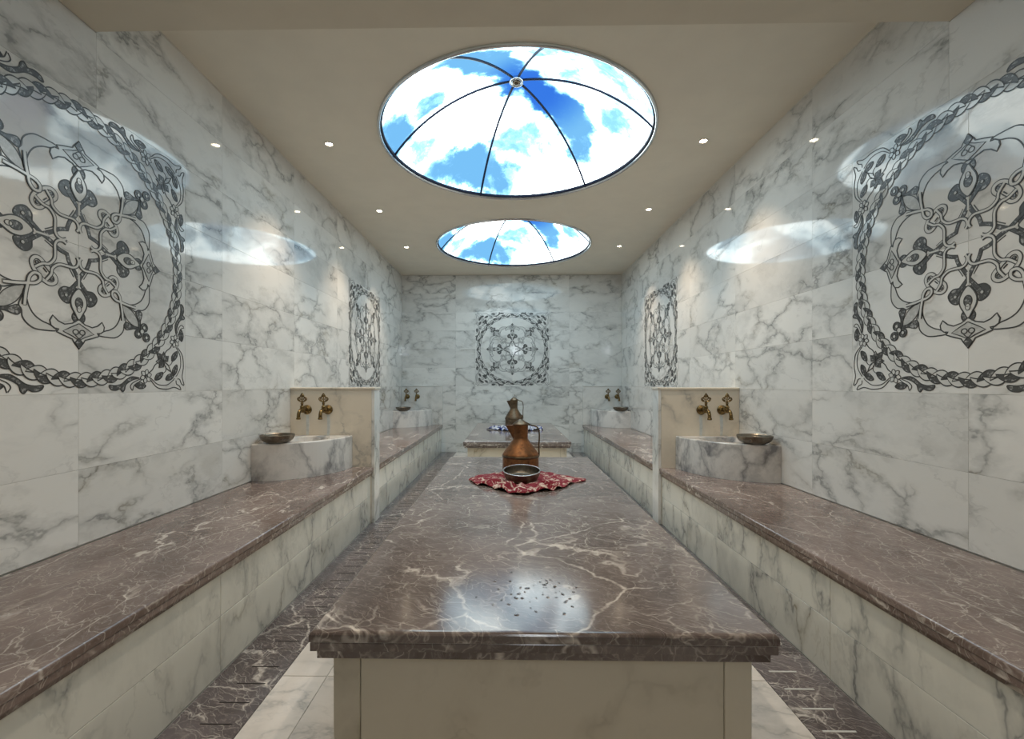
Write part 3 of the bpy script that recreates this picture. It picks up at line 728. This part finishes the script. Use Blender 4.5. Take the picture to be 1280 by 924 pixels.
def cloth(name, flats, x, y, z, rx_l, rx_r, ry_f, ry_b, mat, label, seed, fold=0.022, nf=11, side=0.22):
    rnd = random.Random(seed); nr, na = 26, 200; V, F_ = [], []
    ph = [rnd.random() * 6.28 for _ in range(8)]
    for i in range(nr + 1):
        t_ = i / nr
        for k in range(na):
            a = 2 * math.pi * k / na; c, s = math.cos(a), math.sin(a)
            ax = rx_r if c > 0 else rx_l; by_ = ry_b if s > 0 else ry_f
            # superellipse-like outline, pointed at left and right
            R_ = 1.0 / ((abs(c) / ax) ** 1.25 + (abs(s) / by_) ** 1.25) ** (1 / 1.25)
            R_ *= 1 + 0.04 * math.sin(7 * a + ph[0]) + 0.015 * math.sin(13 * a + ph[1])
            front = max(0.0, -s) ** 0.7
            amp = fold * t_ ** 1.6 * (1 - 0.72 * t_ ** 7) * (side + 0.95 * front)
            wv = math.sin(nf * 2 * a + ph[2] + 1.1 * math.sin(3 * a + ph[3])) * 0.6 + 0.4 * math.sin(nf * 3.1 * a + ph[4] + 3 * t_)
            h = amp * (0.55 + 0.55 * wv)
            gx, gy = x + R_ * t_ * c, y + R_ * t_ * s
            for fx_, fy_, fr_ in flats:
                d_ = math.hypot(gx - fx_, gy - fy_); h = min(h, max(0.0, (d_ - fr_ - 0.008) * 0.8) + 0.001)
            tw = 0.025 * t_ ** 2 * math.sin(nf * 2 * a + ph[5])
            V.append((R_ * t_ * math.cos(a + tw), R_ * t_ * math.sin(a + tw), max(0.0, h) + 0.0022))
    for i in range(nr):
        for k in range(na):
            k2 = (k + 1) % na; F_.append((i * na + k, (i + 1) * na + k, (i + 1) * na + k2, i * na + k2))
    n = len(V); m = [(p[0], p[1], max(0.0006, p[2] - 0.0016)) for p in V]
    F2 = [tuple(j + n for j in f[::-1]) for f in F_]
    ed = [(nr * na + k, nr * na + k + n, nr * na + (k + 1) % na + n, nr * na + (k + 1) % na) for k in range(na)]
    me = mesh(name, V + m, F_ + F2 + ed, mat, smooth=True)
    o = link_mesh(name, me, None, (x, y, z)); tag(o, label, 'cloth'); return o
cloth('printed_cloth', [(CLX, 2.515, 0.10), (CLX, 2.318, 0.080)], CLX, 2.36, SLAB_Z, 0.285, 0.325, 0.335, 0.265, 'red_cloth', 'crumpled dark red cloth with ivory print under the dish and copper jug', 3, 0.052, 8)
cloth('printed_cloth', [(0.05, 5.0, 0.10)], 0.085, 4.98, SLAB_Z, 0.33, 0.30, 0.27, 0.25, 'blue_cloth', 'crumpled blue and white printed cloth under the far bronze jug', 5, 0.060, 8, 0.8)

t = NT('water'); b_ = t.n('ShaderNodeBsdfPrincipled'); b_.inputs['Transmission Weight'].default_value = 1.0; b_.inputs['IOR'].default_value = 1.33
nz_ = t.noise(t.coord(False), 30, 2); t.link(t.map(nz_, 0.3, 0.7, 0.01, 0.04), b_.inputs['Roughness']); t.link(b_.outputs[0], t.out.inputs[0]); M['water'] = t.m
rw = random.Random(11); parts_ = []
for k in range(70):
    R_ = rw.uniform(0.0012, 0.0040); x_, y_ = rw.gauss(0.07, 0.07), rw.gauss(1.10, 0.05)
    prof = [(R_, 0.0), (R_ * 0.93, R_ * 0.16), (R_ * 0.7, R_ * 0.30), (R_ * 0.35, R_ * 0.38), (R_ * 0.02, R_ * 0.40)]
    m_ = Matrix.Translation((x_ - 0.07, y_ - 1.10, 0)) @ Matrix.Rotation(rw.random() * 3, 4, 'Z') @ Matrix.Diagonal((rw.uniform(0.7, 1.9), 1, 1, 1))
    parts_.append(xf(lathe(prof, 12), m_))
v_, f_ = join(parts_); wd_ = link_mesh('water_drops', mesh('water_drops', v_, f_, 'water', smooth=True), None, (0.07, 1.10, SLAB_Z + 0.0002))
tag(wd_, 'scattered water drops on the large brown marble platform', 'water', kind='stuff')

# ------------------------------------------------------------------ dome lights
def dome_light(cx, cy, label, a0):
    root = empty('dome_light', (cx, cy, ZC)); tag(root, label, 'dome light', 'round dome lights in the ceiling')
    a_, h_ = DOME_R, DOME_H; Rs = (a_ * a_ + h_ * h_) / (2 * h_); zc = h_ - Rs; tmax = math.asin(a_ / Rs)
    nt, npn = 16, 10
    for g in range(6):
        g0 = math.radians(a0 + 60 * g); V, F_ = [], []
        for i in range(nt + 1):
            t_ = 0.03 + (tmax - 0.03) * i / nt
            for j in range(npn + 1):
                p = g0 + math.radians(60) * j / npn
                V.append((Rs * math.sin(t_) * math.cos(p), Rs * math.sin(t_) * math.sin(p), zc + Rs * math.cos(t_)))
        for i in range(nt):
            for j in range(npn):
                b = i * (npn + 1) + j; F_.append((b, b + 1, b + npn + 2, b + npn + 1))
        link_mesh('print_panel', mesh('print_panel', V, F_, 'dome', smooth=True), root)
        pts = []
        for i in range(nt + 1):
            t_ = 0.03 + (tmax - 0.03) * i / nt; r = Rs - 0.002
            pts.append((r * math.sin(t_) * math.cos(g0), r * math.sin(t_) * math.sin(g0), zc + r * math.cos(t_)))
        v_, f_ = tube(pts, 0.0085, 6); link_mesh('rib', mesh('rib', v_, f_, 'dark_seam', smooth=True), root)
    v_, f_ = lathe([(a_ - 0.016, 0.020), (a_ - 0.016, 0.002), (a_ - 0.006, -0.001), (a_ - 0.002, 0.002), (a_ - 0.002, 0.020)], 96)
    link_mesh('shadow_gap', mesh('shadow_gap', v_, f_, 'dark_seam', smooth=True), root)
    v_, f_ = lathe([(a_ - 0.003, 0.012), (a_ - 0.003, -0.012), (a_ + 0.004, -0.016), (a_ + 0.012, -0.012), (a_ + 0.015, 0.0)], 96)
    link_mesh('rim', mesh('rim', v_, f_, 'chrome', smooth=True), root)
    zt = h_ - 0.004
    v_, f_ = lathe([(0.046, zt + 0.004), (0.046, zt - 0.012), (0.040, zt - 0.020), (0.032, zt - 0.018), (0.030, zt - 0.008), (0.001, zt - 0.006)], 32)
    hub = link_mesh('hub', mesh('hub', v_, f_, 'chrome', smooth=True), root)
    v_, f_ = lathe([(0.024, zt - 0.008), (0.022, zt - 0.020), (0.012, zt - 0.026), (0.001, zt - 0.027)], 24)
    link_mesh('hub_cap', mesh('hub_cap', v_, f_, 'bronze', smooth=True), hub)
dome_light(*DOMES[0], 'large round ceiling dome with backlit cloud print, next to the ceiling beam', 49.5)
dome_light(*DOMES[1], 'round ceiling dome with backlit cloud print, next to the back wall', 52)

# ------------------------------------------------------------------ recessed downlights
v_, f_ = lathe([(0.030, 0.0), (0.030, -0.004), (0.026, -0.006), (0.021, -0.003), (0.020, 0.0)], 28); RING = mesh('downlight_ring', v_, f_, 'white_trim', smooth=True)
v_, f_ = lathe([(0.0205, -0.0012), (0.010, -0.0022), (0.001, -0.0026)], 24); LENS = mesh('downlight_lens', v_, f_, 'lamp', smooth=True)
def downlight(x, y, z, label, watts=SPOT_W, cone=84, col=(1.0, 0.76, 0.53)):
    root = empty('downlight', (x, y, z)); tag(root, label, 'downlight', 'small recessed ceiling downlights')
    link_mesh('trim_ring', RING, root); link_mesh('lens', LENS, root)
    ld = bpy.data.lights.new('downlight_beam', 'SPOT'); ld.energy = watts; ld.color = col; ld.spot_size = math.radians(cone); ld.spot_blend = 1.0; ld.shadow_soft_size = 0.02
    lo = bpy.data.objects.new('downlight_beam', ld); COL.objects.link(lo); lo.parent = root; lo.location = (0, 0, -0.012)
for x, sd in ((-1.165, 'left'), (1.235, 'right')):
    for y, wh in ((2.90, 'above the basin on the ' + sd + ' bench'), (4.03, 'midway along the ' + sd + ' wall'), (5.10, 'above the far medallion of the ' + sd + ' wall')):
        downlight(x, y, ZC, 'small warm ceiling downlight ' + wh)
    downlight(-0.45 if sd == 'left' else 0.54, 1.15, BEAM_Z, 'unseen added fill downlight in the lowered ceiling on the ' + sd + ' side', 38.0, 150, (1.0, 0.84, 0.66))  # pair added out of view to brighten the near walls

# ------------------------------------------------------------------ inlaid medallions
SLOT = ['ink', 'orn_dark', 'orn_light', 'orn_grey']
INK, DARK, LIGHT, GREY = 0, 1, 2, 3
K = 0.978
class Orn:
    """flat relief shapes in medallion units (half-width 1), layered by height"""
    def __init__(self): self.V, self.F, self.MI = [], [], []
    def fill(self, pts, mi, z=1.0):
        b = len(self.V); H = z * 0.0006
        n = len(pts)
        ar = sum(pts[i][0] * pts[(i + 1) % n][1] - pts[(i + 1) % n][0] * pts[i][1] for i in range(n))
        if ar < 0: pts = pts[::-1]
        self.V += [(x * K * MED_S, y * K * MED_S, H) for x, y in pts]; self.F.append(tuple(range(b, b + n))); self.MI.append(mi)
    def line(self, pts, wd, mi=INK, z=2.0, closed=False):
        n = len(pts); H = z * 0.0006; b = len(self.V); h = (wd if wd > 0.011 else wd * 0.82) / 2
        for i, p in enumerate(pts):
            if closed: a, c = pts[i - 1], pts[(i + 1) % n]
            else: a, c = pts[max(i - 1, 0)], pts[min(i + 1, n - 1)]
            dx, dy = c[0] - a[0], c[1] - a[1]; l = math.hypot(dx, dy) or 1; nx, ny = -dy / l * h, dx / l * h
            for q in ((p[0] + nx, p[1] + ny, 0.0002), (p[0] + nx, p[1] + ny, H), (p[0] - nx, p[1] - ny, H), (p[0] - nx, p[1] - ny, 0.0002)):
                self.V.append((q[0] * K * MED_S, q[1] * K * MED_S, q[2]))
        for i in range(n if closed else n - 1):
            j = (i + 1) % n
            for e in range(3): self.F.append((b + i * 4 + e, b + i * 4 + e + 1, b + j * 4 + e + 1, b + j * 4 + e)); self.MI.append(mi)
    def shape(self, pts, mi, wd=0.009, z=1.0, smooth=True, sub=4):
        p = spline(pts, sub, True) if smooth else pts
        self.fill(p, mi, z); self.line(p, wd, INK, z + 1, True)
    def tubeline(self, pts, wd=0.026, mi=LIGHT, z=3.0, closed=False, sub=5, edge=0.0062):
        p = spline(pts, sub, closed)
        wd *= 0.9; self.line(p, wd, INK, z, closed); self.line(p, wd - 2 * edge, mi, z + 0.6, closed)
    def disc(self, cx, cy, rx, ry, mi, wd=0.008, z=1.0, n=20):
        self.shape([(cx + rx * math.cos(2 * math.pi * k / n), cy + ry * math.sin(2 * math.pi * k / n)) for k in range(n)], mi, wd, z, False)
    def build(self, name):
        return mesh(name, self.V, self.F, SLOT, self.MI)
mx = lambda pts: [(-x, y) for x, y in pts]             # mirror across the vertical axis
dg = lambda pts: [(-y, -x) for x, y in pts]            # mirror across the diagonal

def orn_meshes():
    D = {}
    o = Orn()                                               # palmette below the centre
    st = [(0.085, -0.075), (0.064, -0.14), (0.024, -0.195), (0.0, -0.245), (-0.040, -0.295), (-0.075, -0.335)]
    lb = [(0.018, -0.300), (0.064, -0.305), (0.108, -0.308), (0.138, -0.345), (0.118, -0.393), (0.072, -0.411), (0.042, -0.360)]
    for f in (lambda p: p, mx): o.shape(f(lb), DARK, 0.010, 1)
    for f in (lambda p: p, mx):
        c = f([(0.088, -0.358)])[0]; o.disc(c[0], c[1], 0.012, 0.012, GREY, 0.004, 2.2, 10)
    o.disc(0, -0.498, 0.046, 0.043, DARK, 0.010, 1)
    for f in (lambda p: p, mx): o.line(spline(f(st), 5), 0.027, INK, 2); o.line(spline(f(st), 5), 0.017, DARK, 2.4)
    o.shape([(0, -0.300), (0.030, -0.325), (0.056, -0.375), (0.054, -0.425), (0.030, -0.470), (0.0, -0.515), (-0.030, -0.470), (-0.054, -0.425), (-0.056, -0.375), (-0.030, -0.325)], LIGHT, 0.010, 3)
    o.disc(0, -0.400, 0.027, 0.038, DARK, 0.007, 4); o.disc(0, -0.440, 0.016, 0.022, LIGHT, 0.005, 5, 12)
    o.line([(0, -0.205), (0, -0.30)], 0.012, LIGHT, 3.2)
    for f in (lambda p: p, mx): o.tubeline(f([(0.070, -0.160), (0.050, -0.190), (0.030, -0.225)]), 0.022, LIGHT, 1.2)
    D['palmette'] = o.build('palmette')
    o = Orn()                                               # interlaced knot on the diagonal, with its branches
    kn = [(0.228, -0.188), (0.258, -0.160), (0.290, -0.160), (0.308, -0.190), (0.296, -0.230), (0.266, -0.266), (0.230, -0.296), (0.190, -0.308), (0.160, -0.290), (0.160, -0.258), (0.188, -0.228), (0.207, -0.207)]
    o.tubeline(kn, 0.034, LIGHT, 2, True)
    tb = [(0.016, -0.088), (0.005, -0.108), (0.006, -0.130), (0.018, -0.152), (0.045, -0.165), (0.085, -0.164), (0.138, -0.168), (0.180, -0.202), (0.190, -0.245), (0.222, -0.290)]
    for f in (lambda p: p, dg): o.tubeline(f(tb), 0.028, LIGHT, 4)
    for f in (lambda p: p, dg):
        c = f([(0.276, -0.188)])[0]; o.disc(c[0], c[1], 0.010, 0.010, DARK, 0.004, 3.4, 10)
    o.line([(0.215, -0.238), (0.238, -0.215)], 0.008, INK, 3.5)
    D['knot'] = o.build('knot')
    o = Orn()                                               # teardrop loop crossing itself
    o.tubeline([(0.352, -0.470), (0.344, -0.395), (0.332, -0.332), (0.322, -0.288), (0.296, -0.260), (0.264, -0.264), (0.260, -0.296), (0.288, -0.322), (0.332, -0.332), (0.395, -0.344), (0.470, -0.352)], 0.030, LIGHT, 5)
    D['loop'] = o.build('loop')
    o = Orn()                                               # curved leaf between loop and finial
    o.shape([(0.334, -0.352), (0.338, -0.405), (0.328, -0.458), (0.306, -0.503), (0.280, -0.532), (0.240, -0.556), (0.192, -0.573), (0.152, -0.604), (0.212, -0.611), (0.285, -0.608), (0.332, -0.582), (0.360, -0.545), (0.366, -0.500), (0.382, -0.470), (0.366, -0.423), (0.352, -0.372)], LIGHT, 0.010, 1)
    D['curved_leaf'] = o.build('curved_leaf')
    o = Orn()                                               # trefoil on the diagonal
    ea = [(0.350, -0.350), (0.366, -0.410), (0.402, -0.462), (0.455, -0.495), (0.508, -0.508)]
    o.shape(ea + dg(ea)[::-1][1:-1], GREY, 0.007, 1)
    for f in (lambda p: p, dg):
        o.shape(f([(0.372, -0.490), (0.392, -0.476), (0.425, -0.490), (0.470, -0.500), (0.510, -0.505), (0.505, -0.520), (0.455, -0.520), (0.420, -0.530), (0.390, -0.535), (0.370, -0.515)]), DARK, 0.008, 2)
    for c in ((0.556, -0.500), (0.500, -0.556), (0.578, -0.578)):
        o.disc(c[0], c[1], 0.034, 0.034, DARK, 0.009, 3, 16); o.disc(c[0], c[1], 0.014, 0.014, LIGHT, 0.005, 4, 12)
    o.disc(0.533, -0.533, 0.020, 0.020, LIGHT, 0.008, 5, 12)
    D['trefoil'] = o.build('trefoil')
    o = Orn()                                               # pointed finial bracket
    h = [(0.0, -0.512), (0.046, -0.543), (0.100, -0.556), (0.142, -0.540), (0.178, -0.508), (0.196, -0.542), (0.190, -0.572), (0.168, -0.590), (0.138, -0.592), (0.152, -0.612), (0.106, -0.630), (0.046, -0.650), (0.036, -0.668), (0.0, -0.715)]
    full = []
    for p, q in zip(h[:-1], h[1:]): full += [p, ((p[0] + q[0]) / 2, (p[1] + q[1]) / 2)]
    full.append(h[-1]); full = full + mx(full)[::-1][1:-1]
    o.shape(full, LIGHT, 0.010, 2, False)
    dm = [(0.0, -0.540), (0.060, -0.572), (0.112, -0.603), (0.046, -0.630), (0.0, -0.655)]
    o.shape(dm + mx(dm)[::-1][1:-1], GREY, 0.008, 3.4, False)
    for sx in (-1, 1):
        c = [(sx * (0.024 + 0.020 * math.cos(2 * math.pi * k / 14)), -0.600 + 0.017 * math.sin(2 * math.pi * k / 14)) for k in range(14)]
        o.line(c, 0.008, INK, 5, True)
        o.line([(sx * 0.040, -0.608), (0, -0.648)], 0.008, INK, 5)
    o.shape([(0.0, -0.640), (0.028, -0.672), (0.0, -0.715), (-0.028, -0.672)], DARK, 0.008, 4.6, False)
    D['finial'] = o.build('finial')
    # corner spray at lower right
    o = Orn()
    s1 = [(0.598, -0.868), (0.640, -0.840), (0.668, -0.800), (0.700, -0.775)]
    s2 = [(0.625, -0.905), (0.700, -0.958), (0.800, -0.964), (0.872, -0.924), (0.890, -0.905)]
    s3 = [(0.628, -0.925), (0.695, -0.985), (0.800, -1.000), (0.890, -0.985), (0.965, -1.008), (0.952, -0.975), (0.915, -0.955), (0.910, -0.925)]
    s4 = [(0.440, -1.005), (0.425, -0.975), (0.450, -0.945), (0.520, -0.915)]
    s5 = [(0.446, -1.008), (0.462, -0.965), (0.500, -0.945), (0.540, -0.915)]
    for f in (lambda p: p, dg):
        for s, wd in ((s1, 0.010), (s2, 0.008), (s3, 0.009), (s4, 0.008), (s5, 0.008)): o.line(spline(f(s), 5), wd)
    o.line(spline([(0.770, -0.770), (0.815, -0.790), (0.850, -0.850), (0.885, -0.885)], 5), 0.010)
    o.line(spline([(0.770, -0.770), (0.790, -0.815), (0.850, -0.850)], 5), 0.010)
    for f in (lambda p: p, dg): o.line(spline(f([(0.790, -0.800), (0.790, -0.840), (0.760, -0.865)]), 4), 0.007)
    D['corner_spray'] = o.build('corner_spray')
    o = Orn()                                               # six-petalled flower (at origin)
    for k in range(6):
        a = math.pi / 3 * k + 0.3; c, s = math.cos(a), math.sin(a)
        o.shape([(0.012 * c, 0.012 * s), (0.034 * c - 0.018 * s, 0.034 * s + 0.018 * c), (0.058 * c, 0.058 * s), (0.034 * c + 0.018 * s, 0.034 * s - 0.018 * c)], LIGHT, 0.007, 2)
    o.disc(0, 0, 0.014, 0.014, DARK, 0.005, 4, 12); D['flower'] = o.build('flower')
    o = Orn()                                               # dark star flower (at origin, opening towards the centre)
    for k, (an, ln) in enumerate(((135, 0.115), (90, 0.085), (180, 0.085), (45, 0.075), (225, 0.075))):
        a = math.radians(an); c, s = math.cos(a), math.sin(a); wd = 0.030
        o.shape([(0, 0), (ln * .45 * c - wd * s, ln * .45 * s + wd * c), (ln * c, ln * s), (ln * .45 * c + wd * s, ln * .45 * s - wd * c)], DARK, 0.007, 2 + 0.3 * k, False)
    D['star_flower'] = o.build('star_flower')
    o = Orn(); o.shape([(-0.052, 0.0), (-0.015, 0.026), (0.030, 0.018), (0.055, 0.0), (0.025, -0.022), (-0.018, -0.022)], DARK, 0.008, 2)
    o.line([(-0.05, 0), (0.05, 0)], 0.004, INK, 3.4); D['leaf'] = o.build('leaf')
    o = Orn()                                               # acanthus tail
    o.shape([(0.510, -0.908), (0.440, -0.898), (0.395, -0.918), (0.345, -0.955), (0.290, -0.968), (0.238, -0.965), (0.252, -0.995), (0.295, -1.003), (0.330, -0.992), (0.352, -1.014), (0.370, -1.000), (0.382, -0.962), (0.425, -0.932), (0.470, -0.916)], DARK, 0.009, 2)
    D['acanthus'] = o.build('acanthus')
    o = Orn(); o.shape(dg([(0.510, -0.908), (0.440, -0.898), (0.395, -0.918), (0.345, -0.955), (0.290, -0.968), (0.238, -0.965), (0.252, -0.995), (0.295, -1.003), (0.330, -0.992), (0.352, -1.014), (0.370, -1.000), (0.382, -0.962), (0.425, -0.932), (0.470, -0.916)]), DARK, 0.009, 2)
    D['acanthus2'] = o.build('acanthus')
    # braid links, drawn at angle 0 (on the +x side)
    ST = 2 * math.pi / 72
    def link(r0, r1, rev, mi):
        # a crescent of the plait: its head lies over the tail of the link before it
        o = Orn(); n = 12; sg = -1 if rev else 1
        up, dn, zs = [], [], []
        for i in range(n + 1):
            t_ = i / n; a = (t_ - 0.40) * ST * 2.05; sn = math.sin(math.pi * t_)
            ra = 0.928 + sg * (-0.012 + 0.064 * sn ** 0.75); rb = 0.928 + sg * (-0.016 + 0.014 * sn + 0.004 * t_)
            up.append((ra * math.cos(a), ra * math.sin(a))); dn.append((rb * math.cos(a), rb * math.sin(a))); zs.append(3.4 - 2.6 * t_)
        S_ = K * MED_S
        def strip(A, B, dz, mi_):
            b = len(o.V)
            for p, q, z in zip(A, B, zs):
                o.V += [(p[0] * S_, p[1] * S_, (z + dz) * 0.0006), (q[0] * S_, q[1] * S_, (z + dz) * 0.0006)]
            for i in range(n):
                f = (b + 2 * i, b + 2 * i + 2, b + 2 * i + 3, b + 2 * i + 1); o.F.append(f if rev else f[::-1]); o.MI.append(mi_)
        strip(up, dn, 0.0, mi)
        hw = 0.0042
        for P, sd in ((up, 1), (dn, -1)):
            A, B = [], []
            for x, y in P:
                l = math.hypot(x, y); A.append((x * (1 + hw / l), y * (1 + hw / l))); B.append((x * (1 - hw / l), y * (1 - hw / l)))
            if rev: A, B = B, A
            strip(A, B, 0.5, INK)
        h_, d_ = up[0], dn[0]
        return o.build('braid_link')
    for nm, mi in (('light', LIGHT), ('dark', DARK)):
        D['out_' + nm] = link(0.925, 0.985, False, mi); D['in_' + nm] = link(0.905, 0.865, True, mi)
    return D
ORN = orn_meshes()
def medallion(side, loc, label):
    root = empty('wall_medallion', loc, FR[side]); tag(root, label, 'medallion', 'square marble medallions inlaid in the walls')
    q = MED_S / 2
    for sx in (-1, 1):
        for sy in (-1, 1):
            link_mesh('marble_panel', tile_mesh(MED_S - GAP, MED_S - GAP, 'panel_marble'), root, (sx * q, sy * q, 0))
    z = TH
    R4 = [(0, 0, math.pi / 2 * k) for k in range(4)]
    for r in R4:
        for nm in ('palmette', 'knot', 'loop', 'trefoil', 'finial', 'curved_leaf'):
            link_mesh(nm, ORN[nm], root, (0, 0, z + (0.0001 if nm == 'loop' else 0)), r)
        o = link_mesh('curved_leaf', CL2, root, (0, 0, z), r)
        cs = link_mesh('corner_spray', ORN['corner_spray'], root, (0, 0, z), r)
        S_ = K * MED_S
        for c in ((0.576, -0.893), (0.893, -0.576)): link_mesh('flower', ORN['flower'], cs, (c[0] * S_, c[1] * S_, 0))
        link_mesh('star_flower', ORN['star_flower'], cs, (0.765 * S_, -0.765 * S_, 0))
        for cx, cy, an in ((0.712, -0.890, 35), (0.890, -0.712, 55), (0.895, -0.835, 65), (0.835, -0.895, 25), (0.972, -0.520, 95), (0.520, -0.968, -5)):
            link_mesh('leaf', ORN['leaf'], cs, (cx * S_, cy * S_, 0), (0, 0, math.radians(an)))
        link_mesh('acanthus', ORN['acanthus'], cs); link_mesh('acanthus', ORN['acanthus2'], cs)
    ST = 2 * math.pi / 72
    for k in range(72):
        link_mesh('braid_link', ORN['out_dark' if k % 3 == 0 else 'out_light'], root, (0, 0, z + 0.0003), (0, 0, k * ST))
        link_mesh('braid_link', ORN['in_dark' if k % 3 == 1 else 'in_light'], root, (0, 0, z), (0, 0, (k + 0.5) * ST))
    return root
_o = Orn(); _o.shape(dg([(0.334, -0.352), (0.338, -0.405), (0.328, -0.458), (0.306, -0.503), (0.280, -0.532), (0.240, -0.556), (0.192, -0.573), (0.152, -0.604), (0.212, -0.611), (0.285, -0.608), (0.332, -0.582), (0.360, -0.545), (0.366, -0.500), (0.382, -0.470), (0.366, -0.423), (0.352, -0.372)]), LIGHT, 0.010, 1)
CL2 = _o.build('curved_leaf')
medallion('left', (XL, MED_Y, MED_Z), 'square black line medallion on left wall beside the ceiling beam')
medallion('left', (XL, MED_Y2, MED_Z), 'square black line medallion on left wall beyond the partition')
medallion('right', (XR, MED_Y, MED_Z), 'square black line medallion on right wall beside the ceiling beam')
medallion('right', (XR, MED_Y2, MED_Z), 'square black line medallion on right wall beyond the partition')
medallion('back', (0.04, Y1, MED_Z), 'square black line medallion in the middle of the back wall')
